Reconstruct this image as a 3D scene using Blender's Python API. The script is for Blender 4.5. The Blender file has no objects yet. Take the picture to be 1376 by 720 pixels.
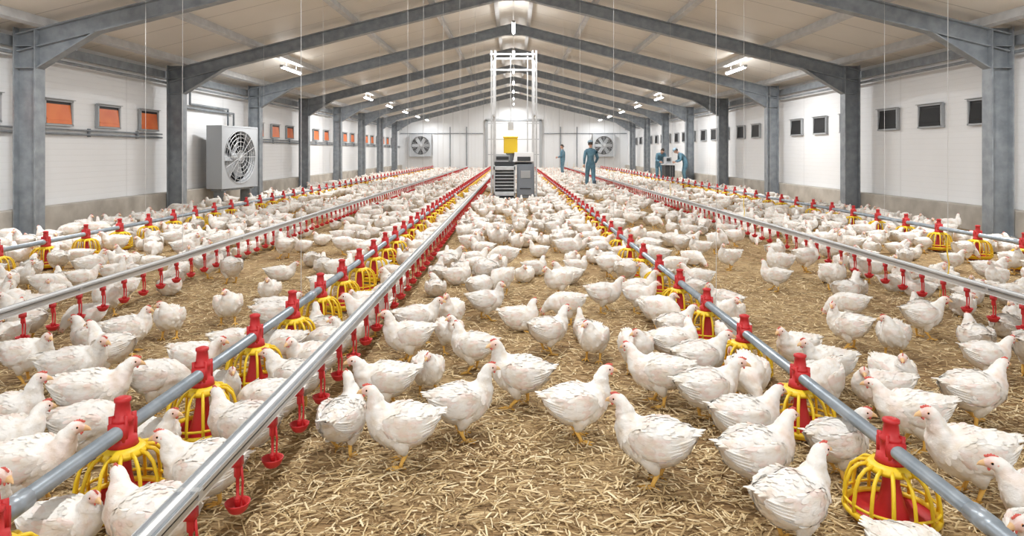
import bpy, math, random
import numpy as np
from mathutils import Vector, Matrix, noise
random.seed(7); np.random.seed(7)
sc = bpy.context.scene
COL = sc.collection
pi = math.pi
CAMH = 1.39

# ------------------------------------------------------------------ materials
def mat(name, color, rough=0.6, metal=0.0, emis=None, es=0.0):
    m = bpy.data.materials.new(name); m.use_nodes = True
    b = m.node_tree.nodes['Principled BSDF']
    b.inputs['Base Color'].default_value = (*color, 1)
    b.inputs['Roughness'].default_value = rough
    b.inputs['Metallic'].default_value = metal
    if emis:
        b.inputs['Emission Color'].default_value = (*emis, 1)
        b.inputs['Emission Strength'].default_value = es
    return m

def noisemat(name, c1, c2, scale=5, rough=0.6, metal=0.0, bump=0.0, stretch=(1,1,1), detail=5, lo=0.35, hi=0.65):
    m = mat(name, c1, rough, metal); nt = m.node_tree; N = nt.nodes; L = nt.links
    b = N['Principled BSDF']
    tc = N.new('ShaderNodeTexCoord'); mp = N.new('ShaderNodeMapping')
    mp.inputs['Scale'].default_value = stretch
    L.new(tc.outputs['Object'], mp.inputs['Vector'])
    nz = N.new('ShaderNodeTexNoise'); nz.inputs['Scale'].default_value = scale; nz.inputs['Detail'].default_value = detail
    L.new(mp.outputs[0], nz.inputs['Vector'])
    r = N.new('ShaderNodeValToRGB')
    r.color_ramp.elements[0].position = lo; r.color_ramp.elements[0].color = (*c1, 1)
    r.color_ramp.elements[1].position = hi; r.color_ramp.elements[1].color = (*c2, 1)
    L.new(nz.outputs['Fac'], r.inputs['Fac']); L.new(r.outputs[0], b.inputs['Base Color'])
    if bump:
        bp = N.new('ShaderNodeBump'); bp.inputs['Strength'].default_value = bump; bp.inputs['Distance'].default_value = 0.02
        L.new(nz.outputs['Fac'], bp.inputs['Height']); L.new(bp.outputs[0], b.inputs['Normal'])
    return m

M_steel = noisemat('galvanised_steel', (0.22,0.245,0.27), (0.31,0.34,0.37), 6, 0.5, 0.1)
M_steel_l = noisemat('light_steel', (0.50,0.51,0.52), (0.60,0.61,0.62), 5, 0.45, 0.1)
M_alu = noisemat('aluminium', (0.50,0.52,0.54), (0.62,0.64,0.66), 8, 0.35, 0.5, stretch=(1,0.1,1))
M_pipe = noisemat('feeder_pipe_zinc', (0.27,0.32,0.37), (0.38,0.43,0.48), 9, 0.35, 0.35)
M_red = mat('red_plastic', (0.54,0.022,0.025), 0.5)
M_yel = mat('yellow_plastic', (0.88,0.61,0.025), 0.45)
M_conc = noisemat('concrete', (0.38,0.35,0.31), (0.54,0.51,0.46), 2.2, 0.9, 0, 0.3)
M_dark = mat('dark_metal', (0.03,0.033,0.037), 0.5)
M_black = mat('black_opening', (0.012,0.012,0.014), 0.6)
M_flap = mat('black_flap', (0.02,0.021,0.023), 0.75)
M_orange = noisemat('orange_flap', (0.76,0.15,0.03), (0.84,0.22,0.05), 3, 0.5)
M_white = mat('white_paint', (0.82,0.83,0.84), 0.5)
M_grey = mat('grey_frame', (0.40,0.42,0.44), 0.5)
M_cabinet = mat('cabinet_grey', (0.22,0.25,0.29), 0.45)
M_tube = mat('led_tube', (1,1,1), 0.4, 0, (0.95,0.98,1.0), 16.0)
M_wire = mat('wire_steel', (0.6,0.6,0.6), 0.5, 0.2)
M_cloth = noisemat('coverall_blue', (0.085,0.18,0.25), (0.13,0.26,0.34), 9, 0.85, 0, 0.4)
M_cap = mat('cap_cloth', (0.30,0.42,0.52), 0.85)
M_skin = mat('skin', (0.62,0.36,0.26), 0.55)
M_hair = mat('hair_dark', (0.03,0.02,0.015), 0.7)
M_boot = mat('rubber_boot', (0.04,0.06,0.09), 0.5)
M_lip = mat('lips', (0.45,0.18,0.14), 0.5)

def panelmat(name, col, axis, period, depth=0.4, dark=0.75, seam_axis=None, seam_period=1.2, mott=.12):
    m = mat(name, col, 0.45); nt = m.node_tree; N = nt.nodes; L = nt.links
    b = N['Principled BSDF']
    tc = N.new('ShaderNodeTexCoord'); sp = N.new('ShaderNodeSeparateXYZ')
    L.new(tc.outputs['Object'], sp.inputs[0])
    def line(ax, per, width):
        d = N.new('ShaderNodeMath'); d.operation = 'DIVIDE'; d.inputs[1].default_value = per
        L.new(sp.outputs[ax], d.inputs[0])
        f = N.new('ShaderNodeMath'); f.operation = 'FRACT'; L.new(d.outputs[0], f.inputs[0])
        g = N.new('ShaderNodeMath'); g.operation = 'LESS_THAN'; g.inputs[1].default_value = width
        L.new(f.outputs[0], g.inputs[0]); return g
    l1 = line(axis, period, 0.10 if period<.5 else .025)
    out = l1.outputs[0]
    nz = N.new('ShaderNodeTexNoise'); nz.inputs['Scale'].default_value = 0.8; nz.inputs['Detail'].default_value=5
    L.new(tc.outputs['Object'], nz.inputs['Vector'])
    mx = N.new('ShaderNodeMix'); mx.data_type = 'RGBA'
    mx.inputs[6].default_value = (*col, 1); mx.inputs[7].default_value = (col[0]*dark, col[1]*dark, col[2]*dark, 1)
    if seam_axis is not None:
        l2 = line(seam_axis, seam_period, 0.012)
        mm = N.new('ShaderNodeMath'); mm.operation = 'MULTIPLY'; mm.inputs[1].default_value = 0.5
        L.new(out, mm.inputs[0])
        ma = N.new('ShaderNodeMath'); ma.operation = 'MAXIMUM'
        L.new(mm.outputs[0], ma.inputs[0]); L.new(l2.outputs[0], ma.inputs[1]); fac = ma.outputs[0]
    else:
        fac = out
    L.new(fac, mx.inputs[0])
    m2 = N.new('ShaderNodeMix'); m2.data_type = 'RGBA'; m2.blend_type = 'MULTIPLY'; m2.inputs[0].default_value = mott
    L.new(mx.outputs[2], m2.inputs[6])
    rgb = N.new('ShaderNodeRGBToBW'); L.new(nz.outputs['Color'], rgb.inputs[0]); L.new(rgb.outputs[0], m2.inputs[7])
    L.new(m2.outputs[2], b.inputs['Base Color'])
    bp = N.new('ShaderNodeBump'); bp.inputs['Strength'].default_value = depth; bp.inputs['Distance'].default_value = 0.01; bp.invert = True
    L.new(out, bp.inputs['Height']); L.new(bp.outputs[0], b.inputs['Normal'])
    return m
M_wall = panelmat('wall_panel_white', (0.92,0.935,0.95), 2, 0.11, 0.4, 0.92, 1, 4.87)
M_endwall = panelmat('end_wall_panel', (0.82,0.84,0.86), 0, 1.1, 0.3, 0.7)
M_ceil = panelmat('ceiling_panel_cream', (0.86,0.82,0.75), 1, 1.2, 0.3, 0.66, None, 1, .22)

# ------------------------------------------------------------------ mesh builder
class MB:
    def __init__(s): s.v=[]; s.f=[]; s.m=[]; s.c=[]; s.uv=[]
    def add(s, vs, fs, m=0, col=None, uv=None):
        o=len(s.v); s.v += [tuple(v) for v in vs]
        s.f += [tuple(i+o for i in f) for f in fs]; s.m += [m]*len(fs)
        if col is None: s.c += [(1,1,1)]*len(vs)
        elif isinstance(col, list): s.c += col
        else: s.c += [col]*len(vs)
        s.uv += uv if uv else [(0,0)]*len(vs)
    def box(s, c, d, m=0, R=None, col=None):
        vs=[]
        for z in(-.5,.5):
            for y in(-.5,.5):
                for x in(-.5,.5):
                    p=Vector((x*d[0],y*d[1],z*d[2]))
                    if R is not None: p=R@p
                    vs.append(p+Vector(c))
        s.add(vs,[(0,2,3,1),(4,5,7,6),(0,1,5,4),(2,6,7,3),(0,4,6,2),(1,3,7,5)],m,col)
    def tube(s, pts, rs, n=10, m=0, col=None, cap=True, flat=1.0):
        pts=[Vector(p) for p in pts]
        if not hasattr(rs,'__len__'): rs=[rs]*len(pts)
        vs=[]; up=None
        for i,p in enumerate(pts):
            t=(pts[min(i+1,len(pts)-1)]-pts[max(i-1,0)]).normalized()
            if up is None: up=Vector((0,0,1)) if abs(t.z)<.9 else Vector((1,0,0))
            a=t.cross(up).normalized(); b=a.cross(t).normalized(); up=b
            for k in range(n):
                an=2*pi*k/n; vs.append(p+a*math.cos(an)*rs[i]+b*math.sin(an)*rs[i]*flat)
        fs=[]
        for i in range(len(pts)-1):
            for k in range(n):
                k2=(k+1)%n; fs.append((i*n+k,i*n+k2,(i+1)*n+k2,(i+1)*n+k))
        if cap: fs.append(tuple(range(n))[::-1]); fs.append(tuple((len(pts)-1)*n+k for k in range(n)))
        s.add(vs,fs,m,col)
    def lathe(s, prof, n=20, m=0, c=(0,0,0), col=None):
        vs=[];fs=[]
        for r,z in prof:
            for k in range(n):
                a=2*pi*k/n; vs.append((c[0]+r*math.cos(a),c[1]+r*math.sin(a),c[2]+z))
        for i in range(len(prof)-1):
            for k in range(n):
                k2=(k+1)%n; fs.append((i*n+k,i*n+k2,(i+1)*n+k2,(i+1)*n+k))
        s.add(vs,fs,m,col)
    def torus(s, c, R, r, n=24, k=6, m=0, axis='z'):
        vs=[];fs=[]
        for i in range(n):
            a=2*pi*i/n
            for j in range(k):
                b=2*pi*j/k; q=R+r*math.cos(b); x,y,z=q*math.cos(a),q*math.sin(a),r*math.sin(b)
                if axis=='x': x,y,z=z,x,y
                if axis=='y': x,y,z=x,z,y
                vs.append((c[0]+x,c[1]+y,c[2]+z))
        for i in range(n):
            for j in range(k):
                fs.append((i*k+j,((i+1)%n)*k+j,((i+1)%n)*k+(j+1)%k,i*k+(j+1)%k))
        s.add(vs,fs,m)
    def ell(s, c, r, m=0, n=12, k=8, col=None, R=None):
        vs=[];fs=[]
        for i in range(k+1):
            t=pi*i/k
            for j in range(n):
                a=2*pi*j/n; p=Vector((r[0]*math.sin(t)*math.cos(a),r[1]*math.sin(t)*math.sin(a),r[2]*math.cos(t)))
                if R is not None: p=R@p
                vs.append(p+Vector(c))
        for i in range(k):
            for j in range(n):
                fs.append((i*n+j,(i+1)*n+j,(i+1)*n+(j+1)%n,i*n+(j+1)%n))
        s.add(vs,fs,m,col)
    def mesh(s, name, mats, smooth=False, color=False):
        me=bpy.data.meshes.new(name); me.from_pydata(s.v,[],s.f)
        for m in mats: me.materials.append(m)
        me.polygons.foreach_set('material_index', s.m)
        me.polygons.foreach_set('use_smooth', [smooth]*len(s.f))
        if color:
            a=me.color_attributes.new('col','FLOAT_COLOR','POINT')
            a.data.foreach_set('color', [x for c in s.c for x in (c[0],c[1],c[2],1)])
        me.update(); return me
    def obj(s, name, mats, smooth=False, parent=None, loc=(0,0,0), link=True):
        o=bpy.data.objects.new(name, s.mesh(name,mats,smooth)); o.location=loc
        if link: COL.objects.link(o)
        if parent: o.parent=parent
        return o
def empty(name, loc=(0,0,0), rz=0):
    e=bpy.data.objects.new(name,None); e.location=loc; e.rotation_euler=(0,0,rz); e.empty_display_size=.2
    COL.objects.link(e); return e
def bevel(o,w=.01,s=2):
    b=o.modifiers.new('bevel','BEVEL'); b.width=w; b.segments=s; b.limit_method='ANGLE'; return o

# ------------------------------------------------------------------ room shell
Y0, Y1 = -3.0, 49.5
BAY=4.87; F0=11.1
frames=[F0+BAY*i for i in range(-2,8)]
HW=8.3
def zraf(x): return 5.16-.25*abs(x)
def zceil(x): return 5.46-.25*abs(x)
b=MB(); b.box((0,(Y0+Y1)/2,-.05),(17.4,Y1-Y0,.1)); 
def floormat():
    m=mat('straw_litter_ground',(0.5,0.36,0.18),0.95); nt=m.node_tree;N=nt.nodes;L=nt.links;b=N['Principled BSDF']
    tc=N.new('ShaderNodeTexCoord')
    n1=N.new('ShaderNodeTexNoise'); n1.inputs['Scale'].default_value=0.9; n1.inputs['Detail'].default_value=6; n1.inputs['Roughness'].default_value=.65
    L.new(tc.outputs['Object'],n1.inputs['Vector'])
    hs=[]
    for rot in (0.4,1.5,2.5):
        mp=N.new('ShaderNodeMapping'); mp.inputs['Rotation'].default_value=(0,0,rot); mp.inputs['Scale'].default_value=(11,70,1)
        L.new(tc.outputs['Object'],mp.inputs['Vector'])
        n=N.new('ShaderNodeTexNoise'); n.inputs['Scale'].default_value=1.0; n.inputs['Detail'].default_value=3; n.inputs['Distortion'].default_value=.5
        L.new(mp.outputs[0],n.inputs['Vector']); hs.append(n.outputs['Fac'])
    a=N.new('ShaderNodeMath');a.operation='MAXIMUM';L.new(hs[0],a.inputs[0]);L.new(hs[1],a.inputs[1])
    a2=N.new('ShaderNodeMath');a2.operation='MAXIMUM';L.new(a.outputs[0],a2.inputs[0]);L.new(hs[2],a2.inputs[1])
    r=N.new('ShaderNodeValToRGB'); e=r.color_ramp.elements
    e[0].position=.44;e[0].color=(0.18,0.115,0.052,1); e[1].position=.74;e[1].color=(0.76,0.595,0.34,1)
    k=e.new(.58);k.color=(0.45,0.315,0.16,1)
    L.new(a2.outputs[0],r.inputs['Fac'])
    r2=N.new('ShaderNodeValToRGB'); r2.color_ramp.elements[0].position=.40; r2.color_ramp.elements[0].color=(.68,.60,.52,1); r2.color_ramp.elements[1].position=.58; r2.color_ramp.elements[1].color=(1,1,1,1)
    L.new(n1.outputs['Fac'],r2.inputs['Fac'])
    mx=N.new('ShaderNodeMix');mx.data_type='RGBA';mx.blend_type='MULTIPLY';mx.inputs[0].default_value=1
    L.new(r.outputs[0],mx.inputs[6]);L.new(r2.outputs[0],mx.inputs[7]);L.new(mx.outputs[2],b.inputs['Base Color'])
    bp=N.new('ShaderNodeBump');bp.inputs['Strength'].default_value=.8;bp.inputs['Distance'].default_value=.02
    L.new(a2.outputs[0],bp.inputs['Height']);L.new(bp.outputs[0],b.inputs['Normal'])
    return m
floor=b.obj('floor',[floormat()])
for sd,nm in((-1,'wall_left'),(1,'wall_right')):
    b=MB(); b.box((sd*(HW+.06),(Y0+Y1)/2,1.72),(.12,Y1-Y0,3.44)); b.obj(nm,[M_wall])
    b=MB(); b.box((sd*8.185,(Y0+Y1)/2,.22),(.225,Y1-Y0-.02,.44)); 
    bevel(b.obj('concrete_kerb_'+('left' if sd<0 else 'right'),[M_conc]),.015)
b=MB()
vs=[(-8.42,Y1,0),(8.42,Y1,0),(8.42,Y1,zceil(8.42)),(0,Y1,zceil(0)),(-8.42,Y1,zceil(8.42))]
vs+= [(x,y+.12,z) for x,y,z in vs]
b.add(vs,[(0,1,2,3,4),(9,8,7,6,5),(0,5,6,1),(1,6,7,2),(2,7,8,3),(3,8,9,4),(4,9,5,0)]); b.obj('wall_back',[M_endwall])
b=MB()
t=.1
for sd in(-1,1):
    vs=[(0,Y0,zceil(0)),(sd*8.5,Y0,zceil(8.5)),(sd*8.5,Y1+.12,zceil(8.5)),(0,Y1+.12,zceil(0))]
    vs+=[(x,y,z+t) for x,y,z in vs]
    b.add(vs,[(0,1,2,3),(7,6,5,4),(0,4,5,1),(1,5,6,2),(2,6,7,3),(3,7,4,0)])
b.obj('ceiling',[M_ceil])
b=MB()
ang=math.atan(.25)
for sd in(-1,1):
    for x in (.45,1.9,3.7,6.0,7.6):
        R=Matrix.Rotation(sd*ang,3,'Y')
        z=zceil(x)-.075
        b.box((sd*x,(Y0+Y1)/2,z),(.07,Y1-Y0,.15),0,R)
        b.box((sd*x,(Y0+Y1)/2,z-.075),(.11,Y1-Y0,.012),0,R)
b.obj('roof_purlins',[M_steel_l])
for fy in frames:
    b=MB()
    for sd in(-1,1):
        b.box((sd*7.88,fy,1.7),(.34,.016,3.4)); b.box((sd*7.71,fy,1.68),(.022,.24,3.36)); b.box((sd*8.045,fy,1.7),(.022,.24,3.4))
        b.box((sd*7.86,fy,.02),(.40,.34,.03))
        for z in(2.75,3.1): b.box((sd*7.88,fy,z),(.34,.2,.014))
        Ln=8.05/math.cos(ang)
        R=Matrix.Rotation(sd*ang,3,'Y')
        c=Vector((sd*4.02,fy,zraf(4.02)))
        D=.27
        b.box(c,(Ln,.014,D),0,R)
        off=R@Vector((0,0,D/2))
        b.box(c+off,(Ln,.19,.022),0,R); b.box(c-off,(Ln,.19,.022),0,R)
        za=2.74; xh=6.75; zb=zraf(xh)-.14
        vs=[(sd*7.71,fy-.008,za),(sd*7.71,fy-.008,zraf(7.71)-.1),(sd*xh,fy-.008,zb)]
        vs+=[(x,y+.016,z) for x,y,z in vs]
        b.add(vs,[(0,1,2),(5,4,3),(0,3,4,1),(1,4,5,2),(2,5,3,0)])
        dx=7.71-xh; dz=zb-za; a=math.atan2(dz,dx); l=math.hypot(dx,dz)
        b.box((sd*(7.71+xh)/2,fy,(za+zb)/2),(l,.19,.02),0,Matrix.Rotation(sd*a,3,'Y'))
        for x in (1.9,3.7,6.0): b.box((sd*(x+.06),fy,zraf(x)+.18),(.02,.12,.12))
    b.box((0,fy,zraf(0)-.05),(.03,.22,.36))
    b.box((0,fy,zraf(0)-.20),(.5,.19,.03))
    b.obj('steel_portal_frame',[M_steel])
for sd,nm in((-1,'trim_eave_left'),(1,'trim_eave_right')):
    b=MB()
    b.box((sd*8.2,(Y0+Y1)/2,3.2),(.1,Y1-Y0,.16)); b.tube([(sd*8.1,Y0,3.0),(sd*8.1,Y1,3.0)],.03,8)
    b.obj(nm,[M_steel])
b=MB()
for z,r in((1.72,.022),(1.80,.018)): 
    b.tube([(-8.24,Y0,z),(-8.24,16.0,z)],r,8); b.tube([(-8.24,21,z),(-8.24,Y1,z)],r,8)
for i in range(30):
    y=Y0+1+i*1.7
    if not(16<y<21): b.box((-8.27,y,1.76),(.05,.04,.16))
b.tube([(-8.2,17,3.0),(-8.2,17,2.5),(-8.2,20,2.5),(-8.2,20,1.9)],.03,8)
b.tube([(-8.2,17.3,3.0),(-8.2,17.3,2.6),(-8.2,19.6,2.6),(-8.2,19.6,1.9)],.03,8)
b.obj('wall_conduit',[M_steel],True)
def vent(sd,y,z=2.1):
    b=MB(); L,H=.74,.44; x=sd*8.28; i=-sd
    for dz in(-H/2,H/2): b.box((x+i*.02,y,z+dz),(.06,L+.06,.035),0)
    for dy in(-L/2,L/2): b.box((x+i*.02,y+dy,z),(.06,.035,H),0)
    b.box((x+i*.005,y,z),(.03,L,H),1)
    R=Matrix.Rotation(sd*.10,3,'Y')
    b.box((x+i*.03,y,z-.02),(.015,L-.06,H-.08),2,R)
    b.box((x+i*.045,y,z-.12),(.02,L-.08,.02),2,R)
    b.box((x+i*.05,y,z+H/2+.025),(.07,L+.08,.012),0)
    b.obj('wall_vent',[M_grey,M_black,M_orange if sd<0 else M_flap])
for i in range(-2,8):
    f=F0+BAY*i
    if i!=1:
        for o in(1.28,2.82,4.36):
            if f+o<Y1-1: vent(-1,f+o)
    for o in(.9,2.42,3.95):
        if f+o<Y1-1: vent(1,f+o)
def fan(name,loc,rz,S=1.65,D=.42):
    e=empty(name,loc,rz)
    b=MB(); h=S/2
    for sx in(-1,1): b.box((sx*(h-.02),0,0),(.04,D,S),0)
    for sz in(-1,1): b.box((0,0,sz*(h-.02)),(S-.081,D,.04),0)
    n=32; vs=[];fs=[]
    for k in range(n):
        a=2*pi*k/n; c,s_=math.cos(a),math.sin(a); q=(h-.02)/max(abs(c),abs(s_))
        vs.append((q*c,-D/2+.01,q*s_)); vs.append((h*.86*c,-D/2+.01,h*.86*s_)); vs.append((h*.82*c,-D/2+.16,h*.82*s_))
    for k in range(n):
        a=k*3; c=((k+1)%n)*3; fs+=[(a,a+1,c+1,c),(a+1,a+2,c+2,c+1)]
    b.add(vs,fs,0); b.box((0,D/2-.02,0),(S-.09,.02,S-.09),1)
    b.obj('housing',[M_grey,M_dark],False,e)
    b=MB()
    for k in range(6):
        a=2*pi*k/6
        b.box(Matrix.Rotation(a,3,'Y')@Vector((h*.44,.02,0)),(h*.66,.02,.24),0,Matrix.Rotation(a,3,'Y')@Matrix.Rotation(.5,3,'X'))
    b.ell((0,.0,0),(.14,.1,.14),0)
    b.obj('blades',[M_grey],False,e)
    b=MB()
    for r in(.2,.36,.5,.63,.75,.85): b.torus((0,-D/2-.005,0),h*r,.007,28,4,0,'y')
    for k in range(8):
        a=pi*k/8; c,s_=math.cos(a)*h*.86,math.sin(a)*h*.86
        b.tube([(-c,-D/2-.005,-s_),(c,-D/2-.005,s_)],.007,5)
    b.obj('guard',[M_steel_l],False,e)
    return e
e=fan('exhaust_fan',(-7.62,18.55,1.25),math.radians(79),1.66,.45)
b=MB()
b.box((.6,0,-1.03),(.08,.3,.42)); b.box((-.6,.0,-1.03),(.08,.3,.42))
b.box((0,0,-.86),(1.5,.3,.05)); b.obj('stand',[M_steel],False,e)
fan('exhaust_fan',(-6.7,Y1-.25,1.85),0,1.6); fan('exhaust_fan',(6.5,Y1-.25,1.85),0,1.6)
b=MB(); yy=Y1-.06
for x in(-1.95,1.95): b.box((x,yy-.04,1.85),(.16,.12,3.7),1)
b.box((0,yy-.04,3.7),(4.06,.12,.16),1)
for sx in(-1,1):
    b.box((sx*.94,yy,1.8),(1.84,.06,3.58),0)
    for z in(.15,1.2,2.3,3.45): b.box((sx*.94,yy-.035,z),(1.8,.02,.05),1)
b.box((0,yy-.04,1.8),(.05,.04,3.5),1)
b.obj('door_1',[M_white,M_grey])
b=MB()
for sd in(-1,1): b.tube([(sd*2.2,Y1-.06,2.72),(sd*8.2,Y1-.06,2.72)],.03,8)
for x in(-4.6,-3.4,3.4,4.6): b.box((x,Y1-.03,1.6),(.07,.05,3.2))
b.obj('trim_back',[M_steel])

# ------------------------------------------------------------------ lights
def fixture(x,y,z,power,up):
    e=empty('led_batten_light',(x,y,z))
    b=MB(); b.box((0,0,.045),(.09,1.6,.035)); b.box((0,-.78,.02),(.08,.04,.05)); b.box((0,.78,.02),(.08,.04,.05))
    b.tube([(0,-.4,.06),(0,-.4,zceil(x)-z)],.004,6); b.tube([(0,.4,.06),(0,.4,zceil(x)-z)],.004,6)
    b.obj('housing',[M_white],False,e)
    b=MB(); b.tube([(0,-.76,0),(0,.76,0)],.03,10); b.obj('tube',[M_tube],True,e)
    for nm,pw,zz,rx in(('lamp',power,-.04,0),('ceiling_fill',up,.075,pi)):  # second, upward area light is an added fill to brighten the ceiling
        l=bpy.data.lights.new(nm,'AREA'); l.shape='RECTANGLE'; l.size=.08; l.size_y=1.5; l.energy=pw; l.color=(1.0,.995,.985)
        o=bpy.data.objects.new(nm,l); COL.objects.link(o); o.parent=e; o.location=(0,0,zz); o.rotation_euler=(rx,0,0)
for i in range(-3,8):
    y=F0+BAY*(i+.5)+.0
    if y>Y0+.5: fixture(0,y,4.72,130 if y>7 else 104,8)
for sd in(-1,1):
    for y in(-.9,8.85,18.6,28.4,33.2,38.1,43.0,47.6): fixture(sd*6.05,y,3.60,110 if 5<y<30 else 70, 8 if y<30 else 5)
w=bpy.data.worlds.new('World'); sc.world=w; w.use_nodes=True
w.node_tree.nodes['Background'].inputs[0].default_value=(.97,.985,1,1); w.node_tree.nodes['Background'].inputs[1].default_value=.95

# ------------------------------------------------------------------ feeders & drinkers
def pan_mesh():
    b=MB()
    b.lathe([(.0,.012),(.11,.012),(.150,.026),(.170,.058),(.165,.060),(.143,.036),(.10,.024),(.0,.024)],28,0)
    b.torus((0,0,.062),.172,.013,32,8,1); b.torus((0,0,.100),.176,.006,32,6,1)
    b.lathe([(.155,.030),(.176,.050),(.180,.066)],32,1)
    b.lathe([(.062,.268),(.080,.264),(.096,.248),(.096,.234),(.078,.246),(.062,.252)],24,1)
    for k in range(14):
        a=2*pi*(k+.5)/14; c,s=math.cos(a),math.sin(a)
        b.tube([(r*c,r*s,z) for r,z in((.086,.252),(.122,.243),(.150,.215),(.168,.165),(.176,.11),(.174,.062))],.0080,6,1)
    b.v=[(x*.91,y*.91,z) for x,y,z in b.v]
    b.lathe([(.026,.34),(.028,.22),(.031,.17),(.042,.11),(.058,.06),(.062,.03)],20,0)
    b.lathe([(.042,.262),(.056,.266),(.050,.30),(.038,.305),(.035,.355),(.040,.36),(.040,.372),(.030,.378),(.025,.43),(.030,.434),(.030,.446),(.016,.452),(0,.453)],16,0)
    b.box((0,0,.325),(.064,.09,.066),0)
    for k in range(4):
        a=pi/2*k+pi/4; b.box((.038*math.cos(a),.038*math.sin(a),.33),(.02,.008,.11),0,Matrix.Rotation(a,3,'Z'))
    return b.mesh('feeder_pan',[M_red,M_yel],True)
PAN=pan_mesh()
def feeder_line(x,y0,step,zs=1.0):
    e=empty('poultry_feeder_line',(x,0,0)); e.scale=(1,1,zs)
    b=MB(); b.tube([(0,-1.5,.325),(0,Y1-1.2,.325)],.0275,16); 
    y=-1
    while y<Y1-2:
        b.tube([(0,y,.325),(0,y+.1,.325)],.033,16); y+=3.0
    b.obj('pipe',[M_pipe],True,e)
    n0=int((y0+1.4)/step); ys=y0-n0*step
    o=bpy.data.objects.new('pans',PAN); COL.objects.link(o); o.parent=e; o.location=(0,ys,0)
    a=o.modifiers.new('array','ARRAY'); a.use_relative_offset=False; a.use_constant_offset=True
    a.constant_offset_displace=(0,step,0); a.count=int((Y1-1.6-ys)/step)
    b=MB()
    for k in range(9):
        yy=y0+2.2+k*BAY
        b.tube([(0,yy,.34),(0,yy,(zceil(x)-.02)/zs)],.0022,5)
    b.obj('suspension_wires',[M_wire],False,e)
    return [ys+i*step for i in range(a.count)]
LINES={}
LINES[-1.5]=feeder_line(-1.5,2.62,.67); LINES[1.41]=feeder_line(1.41,2.55,.81,.88)
LINES[-5.55]=feeder_line(-5.55,8.1,.76); LINES[5.95]=feeder_line(5.95,8.75,.80)

def cup_mesh():
    b=MB()
    b.box((0,0,.325),(.030,.034,.03),0); b.lathe([(.012,.32),(.012,.275),(.006,.268),(.005,.205),(.013,.2),(.013,.19)],12,0)
    b.tube([(.012,0,.31),(.018,0,.26),(.016,0,.20),(.024,0,.175)],[.005,.004,.004,.005],6,0)
    b.lathe([(0,.150),(.020,.150),(.030,.158),(.041,.180),(.043,.187),(.038,.185),(.027,.165),(0,.160)],18,0)
    b.lathe([(.014,.20),(.009,.165),(0.0,.165)],10,0)
    return b.mesh('drinker_cup',[M_red],True)
CUP=cup_mesh()
def water_line(x,y0,step,wy,yel):
    e=empty('nipple_drinker_line',(x,0,0)); L=Y1-1.2; c=(L-1.5)/2; ln=L+1.5
    b=MB()
    b.box((0,c,.372),(.040,ln,.03),0)
    b.box((0,c,.389),(.066,ln,.005),0); b.box((-.031,c,.396),(.004,ln,.018),0); b.box((.031,c,.396),(.004,ln,.018),0)
    b.box((0,c,.399),(.018,ln,.016),1)
    b.box((-.014,c,.3925),(.008,ln,.003),2); b.box((.014,c,.3925),(.008,ln,.003),2)
    b.box((0,c,.350),(.024,ln,.016),1)
    y=-1
    while y<L:
        b.box((0,y,.388),(.070,.025,.026),0); y+=3
    b.obj('rail',[M_alu,M_white,M_steel],False,e)
    n0=int((y0+1.4)/step); ys=y0-n0*step
    o=bpy.data.objects.new('drip_cups',CUP); COL.objects.link(o); o.parent=e; o.location=(0,ys,0)
    a=o.modifiers.new('array','ARRAY'); a.use_relative_offset=False; a.use_constant_offset=True
    a.constant_offset_displace=(0,step,0); a.count=int((L-.2-ys)/step)
    b=MB()
    for k in range(9):
        yy=wy+k*BAY
        b.tube([(0,yy,.39),(0,yy,zceil(x)-.02)],.0022,5,0)
        if yel: b.tube([(0,yy,.40),(0.01,yy,.48),(-.006,yy,.58),(0,yy,.72)],.005,6,1)
    b.obj('suspension_wires',[M_wire,M_yel],False,e)
water_line(-.95,2.35,.34,7.2,0); water_line(-3.2,4.45,.29,6.6,0); water_line(3.5,4.98,.29,5.5,1)
WL=[-.95,-3.2,3.5]

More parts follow.
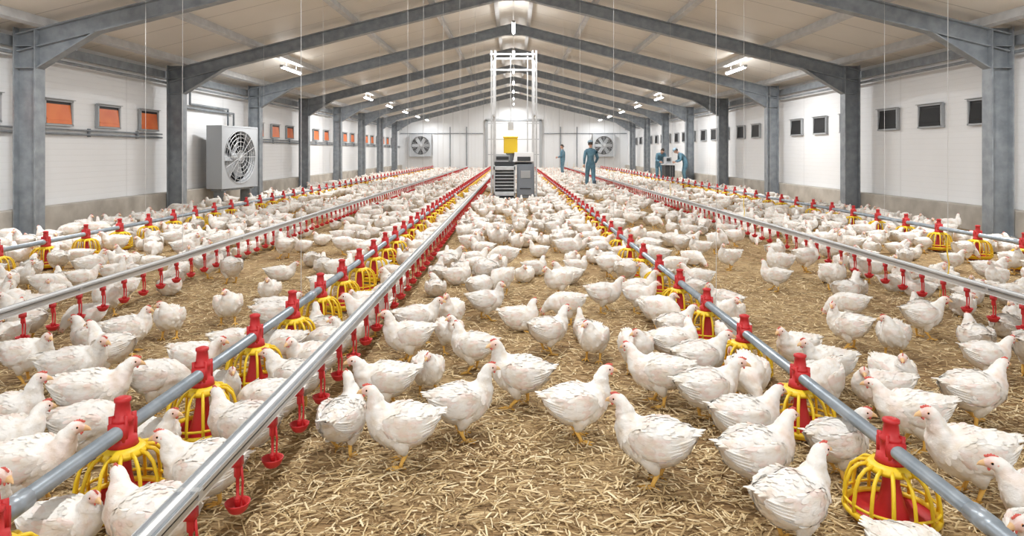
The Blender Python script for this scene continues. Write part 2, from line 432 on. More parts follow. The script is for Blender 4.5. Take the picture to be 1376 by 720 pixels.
# ------------------------------------------------------------------ chicken
WHT=(.925,.91,.88); PINK=(.88,.55,.48); RED=(.78,.18,.15); BEAK=(.88,.60,.33); LEG=(.88,.54,.14)
def cat(P,n):
    P=[np.array(p,float) for p in P]; out=[]
    for i in range(len(P)-1):
        p0=P[max(i-1,0)];p1=P[i];p2=P[i+1];p3=P[min(i+2,len(P)-1)]
        for k in range(n):
            t=k/n; out.append((.5*((2*p1)+(-p0+p2)*t+(2*p0-5*p1+4*p2-p3)*t*t+(-p0+3*p1-3*p2+p3)*t**3), i+t))
    out.append((P[-1],len(P)-1.0)); return out
BODY=[(-.170,.240,.008,.006,-22),(-.150,.229,.036,.026,-20),(-.118,.208,.066,.056,-16),(-.072,.186,.092,.083,-8),(-.015,.176,.105,.098,2),(.040,.181,.102,.097,15)]
NECK={'up':[(.082,.206,.082,.084,36),(.107,.241,.055,.059,60),(.118,.276,.038,.040,76),(.126,.305,.029,.031,68),(.140,.328,.0245,.0275,30),(.160,.333,.0215,.0225,2),(.175,.329,.0125,.0140,-8),(.182,.327,.0090,.0105,-10),(.192,.324,.0060,.0070,-16),(.201,.317,.001,.001,-30)],
'mid':[(.086,.201,.083,.084,30),(.114,.225,.058,.062,48),(.134,.252,.041,.043,58),(.149,.277,.030,.032,50),(.166,.295,.0245,.0275,20),(.185,.298,.0215,.0225,-6),(.200,.293,.0125,.0140,-14),(.207,.291,.0090,.0105,-16),(.217,.287,.0060,.0070,-20),(.225,.280,.001,.001,-32)],
'low':[(.088,.186,.084,.084,5),(.126,.178,.058,.060,-12),(.156,.160,.041,.043,-32),(.178,.138,.031,.033,-46),(.194,.117,.0245,.027,-48),(.208,.100,.0215,.0225,-50),(.217,.088,.0125,.0140,-52),(.221,.081,.0090,.0105,-54),(.227,.072,.0060,.0070,-58),(.230,.063,.001,.001,-66)],
'tuck':[(.080,.204,.085,.085,32),(.100,.234,.061,.064,56),(.108,.261,.045,.047,74),(.115,.284,.034,.036,66),(.130,.303,.0255,.028,28),(.150,.307,.0215,.0225,0),(.165,.303,.0125,.0140,-8),(.172,.300,.0090,.0105,-10),(.182,.297,.0060,.0070,-16),(.191,.290,.001,.001,-30)]}
def sm(t): t=max(0,min(1,t)); return t*t*(3-2*t)
def lerp(a,b,t): return tuple(a[i]*(1-t)+b[i]*t for i in range(3))
def feathers(b, vs, cs, ts, n, rows, step_k, rnd, Lf, Wf, lift, tmin, tmax):
    """real little contour feathers laid over a lofted grid, pointing to the tail"""
    for ri,si in enumerate(rows):
        t=ts[si]
        if not(tmin<t<tmax) or si<1: continue
        cen=Vector((0,0,0))
        for k in range(n): cen+=vs[si*n+k]
        cen/=n
        for k in range((ri%2)*(step_k//2) if step_k>1 else 0, n, step_k):
            p=vs[si*n+k]; d=vs[(si-1)*n+k]-p
            if d.length<1e-5: continue
            d.normalize(); s=vs[si*n+(k+1)%n]-vs[si*n+(k-1)%n]
            if s.length<1e-5: continue
            s.normalize(); nr=d.cross(s)
            if nr.length<1e-4: continue
            nr.normalize()
            flip=nr.dot(p-cen)<0
            if flip: nr=-nr
            if p.z<.012: continue
            L=Lf(t)*rnd.uniform(.8,1.2); W=Wf(t)*rnd.uniform(.9,1.15); h=lift(t)*rnd.uniform(.3,1.5)
            a=rnd.uniform(-.22,.22); d2=d*math.cos(a)+s*math.sin(a); s2=s*math.cos(a)-d*math.sin(a)
            c=lerp(cs[si*n+k],(.80,.76,.70),rnd.uniform(0,.09)); p0=p-nr*.0015
            F=[p0-s2*W*.25,p0+nr*.0012,p0+s2*W*.25,
               p0+d2*L*.45-s2*W*.5+nr*h*.35,p0+d2*L*.45+nr*(h*.5+.0014),p0+d2*L*.45+s2*W*.5+nr*h*.35,
               p0+d2*L*.82-s2*W*.36+nr*h*.75,p0+d2*L*.85+nr*(h*.9+.0009),p0+d2*L*.82+s2*W*.36+nr*h*.75,
               p0+d2*L+nr*h]
            fc=[(0,3,4,1),(1,4,5,2),(3,6,7,4),(4,7,8,5),(6,9,7),(7,9,8)]
            if not flip: fc=[f[::-1] for f in fc]
            b.add(F,fc,0,c)
def chicken(neck='up', yaw=0, sit=False, stride=0, seed=0):
    b=MB(); n=36; P=BODY+NECK[neck]; S=cat(P,6); rnd=random.Random(seed)
    yw=math.radians(yaw); ax=NECK[neck][0][0]+.012
    def twist(p,t):
        k=sm((t-5.5)/4.0); a=yw*k; x,y=p[0]-ax,p[1]
        return Vector((ax+x*math.cos(a)-y*math.sin(a), x*math.sin(a)+y*math.cos(a), p[2]))
    dz=-.076 if sit else 0
    vs=[];cs=[]
    for si,(q,t) in enumerate(S):
        x,z,ry,rz,pa=q; ry=max(ry,.001); rz=max(rz,.001); pa=math.radians(pa); ux,uz=-math.sin(pa),math.cos(pa)
        for k in range(n):
            a=2*pi*k/n; c,s=math.cos(a),math.sin(a)
            wide=1.0
            if t<6 and s<0: wide=1.0-.06*abs(s)
            if t<5 and s>0: wide=1.0-.12*s
            p=Vector((x+ux*rz*s, ry*c*wide, z+uz*rz*s))
            if t<12.5:
                amp=.007 if t<9 else .0014
                nn=noise.noise(Vector((p.x*22+seed*7,p.y*28,p.z*28)))*amp+noise.noise(Vector((p.x*55+seed*3,p.y*80,p.z*80)))*amp*.4
                p+=Vector((ux*s,c,uz*s))*nn
            p=twist(p,t)
            if sit: 
                p.z+=dz
                if p.z<.006: p.z=.006+ (p.z-.006)*.12
                if p.z<.004: p.z=.004
            vs.append(p)
            if t>=12.4: col=BEAK
            elif t>9.6:
                kk=sm((t-9.8)/1.6)*(.75 if s<.75 else .5); col=lerp(WHT,PINK,kk)
                if t>12.1: col=lerp(col,BEAK,.5)
            else:
                g=noise.noise(Vector((p.x*14+seed*5,p.y*16+3,p.z*16)))
                kk=.30*sm((g-.10)/.35); col=lerp(WHT,(.88,.65,.58),kk)
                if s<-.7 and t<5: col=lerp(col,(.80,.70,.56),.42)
            cs.append(col)
    fs=[]
    for i in range(len(S)-1):
        for k in range(n):
            k2=(k+1)%n; fs.append((i*n+k,i*n+k2,(i+1)*n+k2,(i+1)*n+k)[::-1])
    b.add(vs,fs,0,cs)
    ts=[t for _,t in S]
    bl=lambda t: 1-sm((t-5.5)/3.5)
    feathers(b,vs,cs,ts,n,[i for i in range(4,len(S)) if ts[i]<6.4 and i%2==0],2,rnd,lambda t:.030,lambda t:.023,lambda t:.0026,.9,6.4)
    feathers(b,vs,cs,ts,n,[i for i in range(4,len(S)) if ts[i]>=6.4 and i%2==0],3,rnd,lambda t:.012+.012*bl(t),lambda t:.007+.009*bl(t),lambda t:.0013+.001*bl(t),6.4,9.9)
    for sd in(-1,1):
        W=[(.086,.066,.205,.006,.010),(.070,.080,.203,.016,.034),(.03,.093,.198,.020,.054),(-.03,.097,.193,.020,.058),(-.08,.081,.195,.015,.048),(-.120,.060,.203,.009,.032),(-.150,.042,.213,.005,.016),(-.166,.034,.219,.001,.003)]
        SW=cat(W,4); vs=[];cs=[];m=20
        for si,(q,t) in enumerate(SW):
            for k in range(m):
                a=2*pi*k/m; c,s=math.cos(a),math.sin(a)
                y=q[1]+max(q[3],.001)*c; z=q[2]+max(q[4],.001)*s
                if t>3.0 and c>0: y+=.0028*math.sin(s*13+t*.8)*min(1,(t-3))
                y+=noise.noise(Vector((q[0]*40+seed,s*3,sd*5)))*.003
                p=Vector((q[0],sd*y,z+dz)); vs.append(p)
                g=noise.noise(Vector((p.x*20+seed*9,sd*4,p.z*30)))
                col=lerp(WHT,(.88,.63,.57),.45*sm((g-.02)/.3)*(1 if t<4.5 else .3)); cs.append(col)
        fs=[]
        for i in range(len(SW)-1):
            for k in range(m):
                k2=(k+1)%m; f=(i*m+k,i*m+k2,(i+1)*m+k2,(i+1)*m+k); fs.append(f if sd>0 else f[::-1])
        b.add(vs,fs,0,cs)
        ns=len(SW); rv=[vs[(ns-1-i)*m+k] for i in range(ns) for k in range(m)]; rc=[cs[(ns-1-i)*m+k] for i in range(ns) for k in range(m)]
        rt=[SW[ns-1-i][1] for i in range(ns)]
        feathers(b,rv,rc,rt,m,list(range(6,ns-1,2)),2,rnd,lambda t:.026+.004*t,lambda t:.018,lambda t:.0022,.6,5.0)
        for j in range(4):
            z0=.160+j*.015
            b.tube([(-.030-.010*j,sd*(.102-.002*j),z0+dz),(-.08-.008*j,sd*(.088-.003*j),z0+.005+dz),(-.118-.008*j,sd*(.066-.003*j),z0+.017+dz),(-.142-.008*j,sd*(.050-.002*j),z0+.028+dz)],[.004,.0095,.009,.003],8,0,lerp(WHT,(.8,.75,.68),.08*(j%2)),True,.35)
    for j in range(5):
        a=(j-2)*.2; r=.034
        b.tube([(-.135,.011*(j-2),.228+dz),(-.162,.013*(j-2),.243-.002*abs(j-2)+dz),(-.165-r*math.cos(a)*.8,.013*(j-2)+r*math.sin(a)*.7,.252-.004*abs(j-2)+dz)],[.011,.014,.004],8,0,WHT,True,.4)
    for sd in(-1,1):
        f=stride*sd
        if sit:
            for ta in(-.5,0,.5):
                b.tube([(.045,sd*.045,.012),(.085,sd*(.045+.0)+.03*math.sin(ta),.008)],[.006,.003],6,0,LEG)
            continue
        hx=-.010+f*.35; foot=f
        b.tube([(-.005,sd*.050,.160),(.004+f*.2,sd*.056,.122),(hx+.002,sd*.053,.088),(hx-.006,sd*.050,.066)],[.052,.046,.027,.012],12,0,WHT)
        b.tube([(hx-.004,sd*.050,.080),(hx-.008,sd*.050,.068),(foot-.002,sd*.052,.030),(foot+.004,sd*.052,.012)],[.010,.0105,.0078,.0095],8,0,LEG)
        for ta,l in((-.55,.052),(0,.064),(.55,.052)):
            c,s=math.cos(ta),math.sin(ta); x0=foot+.004;y0=sd*.052
            b.tube([(x0,y0,.010),(x0+l*.4*c,y0+l*.4*s,.0095),(x0+l*.8*c,y0+l*.8*s,.006),(x0+l*c,y0+l*s,.002)],[.0068,.0058,.0046,.0012],6,0,LEG)
        b.tube([(foot,sd*.052,.010),(foot-.016,sd*.048,.006),(foot-.025,sd*.046,.002)],[.005,.004,.001],6,0,LEG)
    H=NECK[neck]; hx,hz,_,hr,pa=H[5]
    pr=math.radians(pa); fw=Vector((math.cos(pr),0,math.sin(pr))); up=Vector((-math.sin(pr),0,math.cos(pr))); o=Vector((hx,0,hz))
    st=len(b.v)
    for sd in(-1,1):
        b.ell(o+fw*-.004+up*.004+Vector((0,sd*.0195,0)),(.0060,.0034,.0060),0,10,6,(.75,.36,.18))
        b.ell(o+fw*-.004+up*.004+Vector((0,sd*.0215,0)),(.0042,.0024,.0042),0,8,6,(.01,.008,.008))
        b.ell(o+fw*.008-up*.020+Vector((0,sd*.006,0)),(.005,.003,.008),0,8,6,RED)
        b.ell(o-fw*.020-up*.002+Vector((0,sd*.0215,0)),(.005,.003,.006),0,8,6,PINK)
    for i,h in enumerate((.005,.008,.010,.008,.005)):
        c=o+fw*(.013-.008*i)+up*(.020+h*.25)
        R=Matrix.Rotation(-pr,3,'Y'); b.ell(c,(.0055,.0028,h),0,8,6,RED,R)
    for i in range(st,len(b.v)):
        p=twist(b.v[i],10.5); b.v[i]=(p.x,p.y,p.z+dz)
    return b
def chickmat():
    m=mat('chicken_feathers',(.9,.9,.88),.85); nt=m.node_tree;N=nt.nodes;L=nt.links;b=N['Principled BSDF']
    b.inputs['Specular IOR Level'].default_value=.15
    at=N.new('ShaderNodeAttribute'); at.attribute_name='col'
    oi=N.new('ShaderNodeObjectInfo')
    mr=N.new('ShaderNodeMapRange'); mr.inputs[3].default_value=.89; mr.inputs[4].default_value=1.01; L.new(oi.outputs['Random'],mr.inputs[0])
    tc=N.new('ShaderNodeTexCoord')
    nz=N.new('ShaderNodeTexNoise'); nz.inputs['Scale'].default_value=22; L.new(tc.outputs['Object'],nz.inputs['Vector'])
    rr=N.new('ShaderNodeValToRGB'); rr.color_ramp.elements[0].position=.3; rr.color_ramp.elements[0].color=(.90,.85,.78,1); rr.color_ramp.elements[1].position=.55; rr.color_ramp.elements[1].color=(1,1,1,1)
    L.new(nz.outputs['Fac'],rr.inputs[0])
    mx=N.new('ShaderNodeMix');mx.data_type='RGBA';mx.blend_type='MULTIPLY';mx.inputs[0].default_value=1
    L.new(at.outputs['Color'],mx.inputs[6]);L.new(rr.outputs[0],mx.inputs[7])
    vm=N.new('ShaderNodeVectorMath');vm.operation='SCALE';L.new(mx.outputs[2],vm.inputs[0]);L.new(mr.outputs[0],vm.inputs['Scale'])
    L.new(vm.outputs[0],b.inputs['Base Color'])
    mp=N.new('ShaderNodeMapping'); mp.inputs['Scale'].default_value=(60,200,200); L.new(tc.outputs['Object'],mp.inputs['Vector'])
    n2=N.new('ShaderNodeTexNoise'); n2.inputs['Scale'].default_value=1; n2.inputs['Detail'].default_value=3; L.new(mp.outputs[0],n2.inputs['Vector'])
    bp=N.new('ShaderNodeBump');bp.inputs['Strength'].default_value=.35;bp.inputs['Distance'].default_value=.003
    L.new(n2.outputs['Fac'],bp.inputs['Height']);L.new(bp.outputs[0],b.inputs['Normal'])
    return m
M_chick=chickmat()
V=[('up',0,False,0,1),('up',45,False,.03,2),('up',-50,False,-.03,3),('mid',10,False,.035,4),('mid',-30,False,-.02,5),('low',0,False,0,6),('low',18,False,.02,7),('tuck',0,True,0,8),('tuck',60,True,0,9),('mid',-15,True,0,10),('tuck',-35,False,0.015,11),
('up',85,False,.02,12),('mid',65,False,-.035,13),('tuck',-75,False,0,14),('low',-35,False,-.03,15),('up',-20,True,0,16),('low',10,True,0,17)]
MESH=[]
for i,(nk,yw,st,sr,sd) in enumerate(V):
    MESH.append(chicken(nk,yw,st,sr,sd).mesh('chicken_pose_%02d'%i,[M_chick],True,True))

# ------------------------------------------------------------------ instancer
def scatter(name, pts, rots, scls, idx, objs):
    c=bpy.data.collections.new(name+'_source')
    for o in objs: c.objects.link(o)
    me=bpy.data.meshes.new(name); me.vertices.add(len(pts)); me.vertices.foreach_set('co',np.array(pts,np.float32).ravel())
    a=me.attributes.new('rot','FLOAT_VECTOR','POINT'); a.data.foreach_set('vector',np.array(rots,np.float32).ravel())
    a=me.attributes.new('scl','FLOAT_VECTOR','POINT'); a.data.foreach_set('vector',np.array(scls,np.float32).ravel())
    a=me.attributes.new('idx','INT','POINT'); a.data.foreach_set('value',np.array(idx,np.int32))
    me.update(); o=bpy.data.objects.new(name,me); COL.objects.link(o)
    g=bpy.data.node_groups.new(name,'GeometryNodeTree')
    g.interface.new_socket('Geometry',in_out='INPUT',socket_type='NodeSocketGeometry'); g.interface.new_socket('Geometry',in_out='OUTPUT',socket_type='NodeSocketGeometry')
    N=g.nodes;L=g.links; gi=N.new('NodeGroupInput');go=N.new('NodeGroupOutput')
    ip=N.new('GeometryNodeInstanceOnPoints'); ci=N.new('GeometryNodeCollectionInfo'); ci.inputs['Collection'].default_value=c
    ci.inputs['Separate Children'].default_value=True; ci.inputs['Reset Children'].default_value=True
    def na(n,t):
        q=N.new('GeometryNodeInputNamedAttribute'); q.data_type=t; q.inputs['Name'].default_value=n; return q.outputs['Attribute']
    er=N.new('FunctionNodeEulerToRotation'); L.new(na('rot','FLOAT_VECTOR'),er.inputs[0])
    L.new(gi.outputs[0],ip.inputs['Points']); L.new(ci.outputs[0],ip.inputs['Instance']); ip.inputs['Pick Instance'].default_value=True
    L.new(na('idx','INT'),ip.inputs['Instance Index']); L.new(er.outputs[0],ip.inputs['Rotation']); L.new(na('scl','FLOAT_VECTOR'),ip.inputs['Scale'])
    L.new(ip.outputs[0],go.inputs[0])
    m=o.modifiers.new('scatter','NODES'); m.node_group=g
    return o

HB=[(-.495,3.03,190,0,1.0),(-.252,3.30,25,0,1.0),(.03,3.71,172,1,1.06),(.31,3.29,8,0,1.0),(.60,2.85,158,0,1.04),
(-.78,3.13,82,1,.96),(-.49,3.91,-70,10,.86),(-.70,4.98,15,4,1),(-.49,5.29,-95,0,.92),(-.23,5.64,10,2,.92),(.23,4.70,35,0,.95),
(.53,4.54,-100,10,.88),(.77,4.31,-75,13,.92),(.80,3.75,165,4,1.0),(1.10,4.02,12,4,1.0),(-.70,4.50,200,0,1.0),(-.26,4.31,175,10,.95),
(-.44,4.72,-60,13,.86),(-.68,3.66,185,3,.98),(1.03,4.40,10,12,.98),(.785,5.9,0,3,.95),(.42,5.5,200,14,.95),
(1.04,3.10,8,3,1.0),(1.00,3.50,5,4,1.0),(.98,2.40,25,0,1.0),(.99,2.76,20,3,1.04),(2.34,3.46,10,3,1.06),(2.50,3.08,200,4,1.0),
(2.11,3.79,-80,10,.92),(2.57,4.62,-120,13,.92),(2.36,4.79,150,11,.95),(3.05,5.08,0,4,.95),(2.94,6.04,20,0,.95),(1.88,3.20,172,4,1.0),
(1.84,2.74,165,0,1.0),(1.92,3.55,185,12,.95),(1.80,3.92,190,3,.95),(1.86,2.35,170,4,1),
(-2.33,3.14,20,0,1.0),(-2.12,3.40,12,3,1.08),(-2.48,3.85,10,4,1.04),(-2.93,4.10,5,4,.95),(-2.49,4.24,172,0,.95),(-2.64,4.7,30,10,.95),
(-2.56,5.08,-80,13,.90),(-2.30,5.5,-60,10,.92),(-2.9,4.72,170,7,1),(-1.88,2.66,10,3,1.0),(-1.19,2.62,176,3,1.0),(-1.19,3.02,168,4,.98),
(-1.19,3.36,180,14,.98),(-1.18,3.68,172,3,.98),(-1.17,4.03,185,12,.98),(-1.18,4.42,175,5,.95),(-2.15,2.86,0,12,.98),(-1.88,2.30,8,4,1.0),
(-1.90,3.05,15,5,.97),(-1.92,3.66,5,6,.97),(-1.90,4.06,-5,3,.97),(-.30,6.2,60,5,.95),(.05,5.3,-20,8,.95),(-1.19,2.26,170,4,1.0)]
occ={}
def okp(x,y,d):
    R=int(d/.3)+1; gx,gy=int(math.floor(x/.3)),int(math.floor(y/.3))
    for i in range(gx-R,gx+R+1):
        for j in range(gy-R,gy+R+1):
            for (a,c) in occ.get((i,j),()):
                if (a-x)**2+(c-y)**2<d*d: return False
    return True
def put(x,y): occ.setdefault((int(math.floor(x/.3)),int(math.floor(y/.3))),[]).append((x,y))
for i,(x,y,h,p,s) in enumerate(HB):
    o=bpy.data.objects.new('chicken',MESH[p]); COL.objects.link(o); o.location=(x,y,.0); o.rotation_euler=(0,math.radians(random.uniform(-3,3)),math.radians(h+random.uniform(-8,8))); o.scale=(s*random.uniform(.96,1.05),s*random.uniform(.95,1.07),s*random.uniform(.96,1.04)); put(x,y)
pts=[];rots=[];sc_=[];idx=[]
def fl(x,y,h,p,s):
    pts.append((x,y,0)); rots.append((0,random.gauss(0,.04),h)); sc_.append((s*random.uniform(.94,1.06),s*random.uniform(.92,1.08),s*random.uniform(.94,1.06))); idx.append(p); put(x,y)
for lx,ys in LINES.items():
    for py in ys:
        if py<2.0: continue
        for side in(-1,1):
            for da in(-.55,.2,.75):
                if random.random()<(.58 if py>4.2 else .3):
                    a=(0 if side>0 else pi)+da*side+random.uniform(-.12,.12); r=random.uniform(.33,.40)
                    x=lx+r*math.cos(a); y=py+r*math.sin(a)
                    if okp(x,y,.26) and all(abs(x-w_)>.06 for w_ in WL) and not (-1.0<x<1.0 and y<4.4): fl(x,y,a+pi+random.uniform(-.25,.25),random.choice([3,4,5,6,3,4,12,14]),random.uniform(.84,1.0))
def dmin(x,y):
    ax=abs(x); g=noise.noise(Vector((x*.75+3,y*.42,0)))+.5*noise.noise(Vector((x*1.7,y*1.0,7)))
    if ax<1.0: d=.42 if y<6.5 else (.31 if y<11 else .29)
    elif 1.75<ax<3.15: d=.54 if y<5 else (.48 if y<9 else (.39 if y<13 else .32))
    elif ax<1.75: d=.31
    else: d=.33 if y<9 else .30
    if y<30: d*=1+max(0,g)*1.9
    return d
for k in range(80000):
    y=2.1+46.8*random.random(); x=random.uniform(-7.3,7.3)
    if k<25000: y=2.1+14*random.random()
    if abs(x)<1.0 and y<4.6: continue
    if abs(x)<.85 and 17.7<y<20.3: continue
    if abs(x-2.8)<.3 and abs(y-25)<.3: continue
    if abs(x-2.65)<.3 and abs(y-37.5)<.3: continue
    if 6.05<x<7.6 and 29.4<y<31.4: continue
    if x<-6.8 and 17.5<y<19.7: continue
    nl=min(LINES,key=lambda l:abs(l-x))
    if abs(x-nl)<.30:
        j=min(LINES[nl],key=lambda q:abs(q-y))
        if (x-nl)**2+(y-j)**2<.31**2: continue
    low=min(abs(x-w_) for w_ in WL)<.12
    if low and y<12: continue
    if not okp(x,y,dmin(x,y)): continue
    if abs(x-nl)<.6 and random.random()<.7: h=(pi if x>nl else 0)+random.gauss(0,.6)
    else: h=random.uniform(0,2*pi)
    p=random.choice([7,8,9,15,16]) if low or random.random()<.36 else random.choice([0,1,2,3,4,10,10,5,3,11,12,13,14,6])
    fl(x,y,h,p,random.uniform(.80,1.04))
print('flock',len(pts))
srcs=[bpy.data.objects.new('chicken_source_%02d'%i,m) for i,m in enumerate(MESH)]
scatter('chicken_flock',pts,rots,sc_,idx,srcs)

def strawmat():
    m=mat('straw',(0.7,.55,.3),.7); nt=m.node_tree;N=nt.nodes;L=nt.links
    oi=N.new('ShaderNodeObjectInfo'); r=N.new('ShaderNodeValToRGB'); e=r.color_ramp.elements
    e[0].color=(.26,.165,.075,1); e[1].color=(.92,.79,.53,1); k=e.new(.5); k.color=(.62,.46,.235,1)
    L.new(oi.outputs['Random'],r.inputs[0]); L.new(r.outputs[0],N['Principled BSDF'].inputs['Base Color']); return m
M_straw=strawmat(); so=[]
for i in range(4):
    b=MB(); L_=.075; k=[0,.002,-.003,.004][i]
    b.tube([(-L_/2,0,0),(0,k,.001),(L_/2,0,0)],[.0027,.0030,.0024],5,0,None,True,.55)
    so.append(bpy.data.objects.new('straw_source_%d'%i,b.mesh('straw_stem',[M_straw])))
P=[];R_=[];S_=[];I_=[]
def strew(y0,y1,n):
    c=0
    while c<n:
        y=random.uniform(y0,y1); x=random.uniform(-1,1)*(.95*y1+.8)
        if abs(x)>.85*y+1.0 or abs(x)>7.6: continue
        l=random.choice([.25,.35,.45,.55,.7,.9,1.3]); w_=random.uniform(.6,1.6)
        P.append((x,y,random.uniform(.001,.022))); R_.append((0,random.gauss(0,.15),random.uniform(0,2*pi))); S_.append((l,w_,w_)); I_.append(random.randrange(4)); c+=1
strew(1.6,4.0,32000); strew(4.0,7.5,34000); strew(7.5,13,20000)
scatter('straw_litter',P,R_,S_,I_,so)

# ------------------------------------------------------------------ central machine
e=empty('poultry_house_machine',(0,18.6,0))
b=MB()
for x in(-.60,-.50,.52,.62):
    b.box((x,.0,2.1),(.045,.045,4.1),0)
for x in(-.56,.58): b.box((x,.9,2.1),(.05,.05,4.1),0)
for z in(4.05,3.62): b.box((0,0,z),(1.28,.05,.05),0)
b.box((0,.9,4.05),(1.2,.05,.05),0)
for x in(-.56,.58):
    for z in(4.05,2.4): b.box((x,.45,z),(.04,.9,.04),0)
for x in(-.60,.62): b.box((x,.45,.12),(.06,1.3,.12),0)
b.box((.38,0,2.7),(.03,.03,2.8),0)
b.tube([(-.08,.3,4.05),(-.08,.3,2.2)],.012,6)
b.box((-.08,.3,2.1),(.16,.16,.22),0)
b.obj('mast_frame',[M_steel_l],False,e)
b=MB()
b.box((-.24,.45,.62),(.56,1.1,1.0),0); b.box((-.24,-.15,.95),(.60,.16,.10),1); b.box((-.24,-.15,.25),(.60,.16,.08),1)
for i in range(7): b.tube([(-.50,-.13,.30+.09*i),(.02,-.13,.30+.09*i)],.016,8,1)
b.box((-.52,-.13,.6),(.04,.2,.86),1); b.box((.03,-.13,.6),(.04,.2,.86),1)
b.box((-.24,-.35,.10),(.5,.35,.10),1); b.tube([(-.45,-.5,.12),(-.03,-.5,.12)],.06,10,0)
b.box((-.30,.3,1.22),(.40,.6,.16),2); b.box((-.30,-.05,1.22),(.34,.04,.08),0)
bevel(b.obj('roller_conveyor',[M_dark,M_alu,M_grey],False,e),.008)
b=MB()
b.box((.32,.3,.60),(.46,.9,.92),0); b.box((.32,-.165,.62),(.40,.03,.8),0); b.box((.32,-.19,.78),(.26,.02,.20),1); b.box((.32,-.19,.40),(.30,.02,.03),2)
b.box((.28,.2,1.20),(.52,.7,.26),3,Matrix.Rotation(-.15,3,'X')); b.box((.28,-.16,1.2),(.36,.03,.12),2,Matrix.Rotation(-.15,3,'X'))
bevel(b.obj('control_cabinet',[M_cabinet,M_grey,M_dark,M_white],False,e),.02)
b=MB(); b.box((-.08,.25,1.56),(.38,.4,.42),0); b.box((-.08,.25,1.79),(.42,.44,.04),0); b.lathe([(.14,1.36),(.10,1.28),(.06,1.14),(.06,1.05)],14,1,(-.08,.25,0))
bevel(b.obj('feed_hopper',[M_yel,M_grey],False,e),.02)
b=MB()
for x in(-.5,.52):
    for y in(-.3,.85):
        b.torus((x,y,.11),.075,.035,18,8,0,'x'); b.tube([(x-.03,y,.11),(x+.03,y,.11)],.06,12,1)
b.obj('wheels',[M_dark,M_grey],True,e)
e=empty('service_cart',(6.80,30.0,0))
b=MB(); b.box((0,0,.55),(.42,.7,.5),0); b.box((0,0,.84),(.5,.8,.05),1); b.box((-.03,0,1.02),(.26,.4,.30),2); b.box((-.03,-.22,1.05),(.18,.02,.14),0)
for x in(-.18,.18):
    for y in(-.3,.3): b.box((x,y,.2),(.04,.04,.4),1); b.torus((x,y,.07),.05,.02,14,6,0,'x')
b.obj('body',[M_dark,M_steel_l,M_grey],False,e)

# ------------------------------------------------------------------ workers (face local +X)
def head_mesh(cap=True):
    b=MB(); vs=[];fs=[];n=24;k=18
    for i in range(k+1):
        t=pi*i/k
        for j in range(n):
            a=2*pi*j/n; x=.098*math.sin(t)*math.cos(a); y=.077*math.sin(t)*math.sin(a); z=.122*math.cos(t)
            if z<0: y*=1+z*1.8; x*= (1+z*.6) if x>0 else (1+z*2.2)
            if x>0:
                fr=math.exp(-(y/.018)**2); x+=.020*fr*math.exp(-((z+.012)/.022)**2)
                x-=.008*math.exp(-((abs(y)-.032)/.016)**2)*math.exp(-((z-.012)/.014)**2)
                x+=.006*math.exp(-((z+.09)/.02)**2)*fr
            vs.append((x,y,z))
    for i in range(k):
        for j in range(n): fs.append((i*n+j,(i+1)*n+j,(i+1)*n+(j+1)%n,i*n+(j+1)%n))
    b.add(vs,fs,0)
    for s in(-1,1):
        b.ell((.082,s*.030,.012),(.010,.013,.008),3,10,6); b.ell((.091,s*.030,.012),(.003,.005,.005),1,8,5)
        b.ell((-.002,s*.078,-.008),(.018,.008,.030),0,10,6); b.tube([(.088,s*.045,.034),(.096,s*.028,.040),(.094,s*.014,.036)],.004,6,1)
    b.ell((.090,0,-.052),(.008,.022,.006),2,10,6)
    vs=[];fs=[]
    for i in range(12):
        t=pi*.62*i/11
        for j in range(n):
            a=2*pi*j/n; f=.55 if math.cos(a)>.35 else 1
            tt=t*f; vs.append((.103*math.sin(tt)*math.cos(a)-.004,.082*math.sin(tt)*math.sin(a),.128*math.cos(tt)))
    for i in range(11):
        for j in range(n): fs.append((i*n+j,(i+1)*n+j,(i+1)*n+(j+1)%n,i*n+(j+1)%n))
    b.add(vs,fs,1)
    if cap:
        b.lathe([(.0,.142),(.05,.138),(.085,.118),(.100,.085),(.104,.045),(.100,.045)],24,4,(-.003,0,0))
        b.tube([(.07,0,.055),(.12,0,.05),(.155,0,.038)],[.075,.07,.035],14,4,None,True,.10)
    return b.mesh('head',[M_skin,M_hair,M_lip,M_white,M_cap],True)
def hand_mesh(curl=.5,sd=1):
    b=MB()
    b.tube([(0,0,.02),(0,0,-.02),(0,0,-.055),(0,0,-.088)],[.024,.034,.040,.036],12,0,None,True,.42)
    for x,l in((.030,.068),(.011,.078),(-.009,.072),(-.028,.056)):
        p=Vector((x,0,-.08)); pts_=[p]; a=0
        for s_ in(.45,.32,.25):
            a+=curl*.8; p=p+Vector((0,-sd*math.sin(a),-math.cos(a)))*l*s_; pts_.append(p)
        b.tube(pts_,[.0095,.009,.0082,.006],8,0)
    b.tube([(.028,0,-.02),(.048,-sd*.010,-.045),(.056,-sd*.020,-.070),(.054,-sd*.028,-.090)],[.013,.0115,.010,.007],8,0)
    return b.mesh('hand',[M_skin],True)
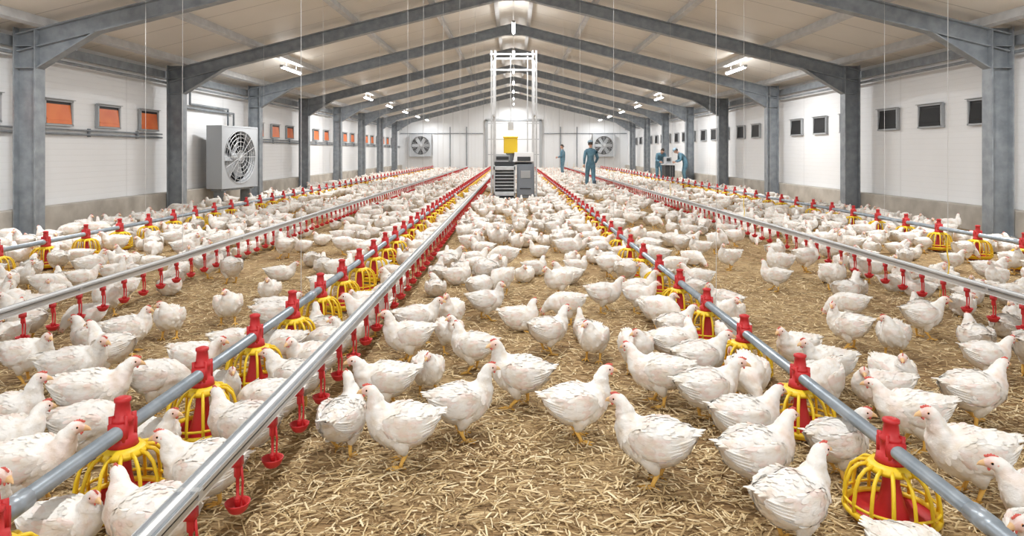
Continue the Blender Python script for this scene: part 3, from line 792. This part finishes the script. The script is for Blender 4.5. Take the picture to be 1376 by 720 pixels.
def worker(loc,rz,J,headrot,cap,curl=.5):
    e=empty('farm_worker',loc,rz)
    names=list(J); me=bpy.data.meshes.new('coverall'); E=[('pel','waist'),('waist','chest'),('chest','uc'),('uc','neck')]
    for s in'LR': E+=[('uc','sh'+s),('sh'+s,'el'+s),('el'+s,'wr'+s),('pel','hip'+s),('hip'+s,'kn'+s),('kn'+s,'an'+s)]
    me.from_pydata([J[n][:3] for n in names],[(names.index(a),names.index(c)) for a,c in E],[])
    me.materials.append(M_cloth)
    o=bpy.data.objects.new('coverall',me); COL.objects.link(o); o.parent=e
    sk=o.modifiers.new('skin','SKIN'); sk.use_smooth_shade=True
    for i,n in enumerate(names):
        r=J[n][3]; r2=J[n][4] if len(J[n])>4 else r
        me.skin_vertices[0].data[i].radius=(r,r2); me.skin_vertices[0].data[i].use_root=(n=='pel')
    ss=o.modifiers.new('sub','SUBSURF'); ss.levels=2; ss.render_levels=2
    nk=Vector(J['neck'][:3]); 
    up=(nk-Vector(J['uc'][:3])).normalized()
    b=MB(); hc=nk+up*.17; b.tube([nk-up*.05,nk+up*.05,hc-up*.03],[.058,.052,.05],14,0); b.lathe([(.062,.0),(.075,.02),(.07,.035),(.058,.03)],16,1,tuple(nk-up*.01))
    b.obj('neck',[M_skin,M_cloth],True,e)
    h=bpy.data.objects.new('head',head_mesh(cap)); COL.objects.link(h); h.parent=e; h.location=hc; h.rotation_euler=headrot
    for s,sd in(('L',1),('R',-1)):
        w_=Vector(J['wr'+s][:3]); d=(w_-Vector(J['el'+s][:3])).normalized()
        q=Vector((0,0,-1)).rotation_difference(d)
        hd=bpy.data.objects.new('hand_'+s,hand_mesh(curl,sd)); COL.objects.link(hd); hd.parent=e; hd.rotation_mode='QUATERNION'; hd.rotation_quaternion=q; hd.location=w_+d*.025
        a=Vector(J['an'+s][:3]); b=MB()
        b.tube([(a.x-.01,a.y,a.z+.22),(a.x-.01,a.y,a.z+.06),(a.x,a.y,a.z-.03)],[.062,.052,.05],12,0)
        zb=a.z-.1
        b.tube([(a.x-.075,a.y,zb+.045),(a.x-.02,a.y,zb+.055),(a.x+.06,a.y,zb+.048),(a.x+.13,a.y,zb+.04),(a.x+.185,a.y,zb+.03)],[.038,.052,.05,.05,.022],12,0,None,True,.9)
        b.box((a.x+.05,a.y,zb+.008),(.24,.085,.018),0)
        b.obj('boot_'+s,[M_boot],True,e)
def stand(**kw):
    J=dict(pel=(0,0,.95,.165,.125),waist=(0,0,1.10,.15,.12),chest=(.01,0,1.29,.175,.13),uc=(0,0,1.43,.13,.10),neck=(.01,0,1.51,.055),
      shL=(0,.175,1.43,.078),elL=(-.03,.245,1.15,.056),wrL=(.06,.26,.90,.040),shR=(0,-.175,1.43,.078),elR=(-.03,-.245,1.15,.056),wrR=(.06,-.26,.90,.040),
      hipL=(0,.095,.86,.105),knL=(.03,.105,.50,.078),anL=(0,.11,.11,.062),hipR=(0,-.095,.86,.105),knR=(.03,-.105,.50,.078),anR=(0,-.11,.11,.062))
    J.update(kw); return J
worker((2.82,25,0),math.radians(97),stand(knL=(.12,.10,.51,.078),anL=(.14,.11,.11,.062),knR=(-.02,-.10,.50,.078),anR=(-.20,-.10,.13,.062),
   elL=(-.10,.25,1.17,.056),wrL=(.0,.24,.93,.04),elR=(.0,-.27,1.16,.056),wrR=(.16,-.22,.98,.04)),(0,.25,-.1),True)
worker((2.7,37.5,0),math.radians(185),stand(elL=(.04,.24,1.17,.056),wrL=(.26,.12,1.10,.04),elR=(.03,-.24,1.17,.056),wrR=(.27,-.08,1.08,.04)),(0,.35,0),False,.9)
BEND=dict(pel=(-.06,0,.92,.165,.125),waist=(-.02,0,1.06,.15,.12),chest=(.09,0,1.20,.17,.13),uc=(.18,0,1.28,.13,.10),neck=(.24,0,1.33,.055),
   shL=(.18,.175,1.27,.078),elL=(.20,.23,1.02,.056),wrL=(.38,.15,.95,.04),shR=(.18,-.175,1.27,.078),elR=(.20,-.23,1.02,.056),wrR=(.38,-.15,.95,.04),
   hipL=(-.06,.095,.84,.105),knL=(.04,.11,.49,.078),anL=(-.03,.12,.11,.062),hipR=(-.06,-.095,.84,.105),knR=(.02,-.11,.49,.078),anR=(-.08,-.12,.11,.062))
worker((7.50,30.0,0),math.radians(178),stand(**BEND),(0,.8,0),True,.8)
worker((6.62,30.98,0),math.radians(-80),stand(**BEND),(0,.8,0),False,.8)

# ------------------------------------------------------------------ camera
cd=bpy.data.cameras.new('camera'); cam=bpy.data.objects.new('camera',cd); COL.objects.link(cam)
cam.location=(0,0,CAMH); cam.rotation_euler=(math.radians(90),0,0)
cd.lens=24; cd.sensor_width=36; cd.shift_x=-.0015; cd.shift_y=-.1134; cd.clip_start=.05; cd.clip_end=200
sc.camera=cam
sc.view_settings.view_transform='Standard'
sc.view_settings.exposure=0.2
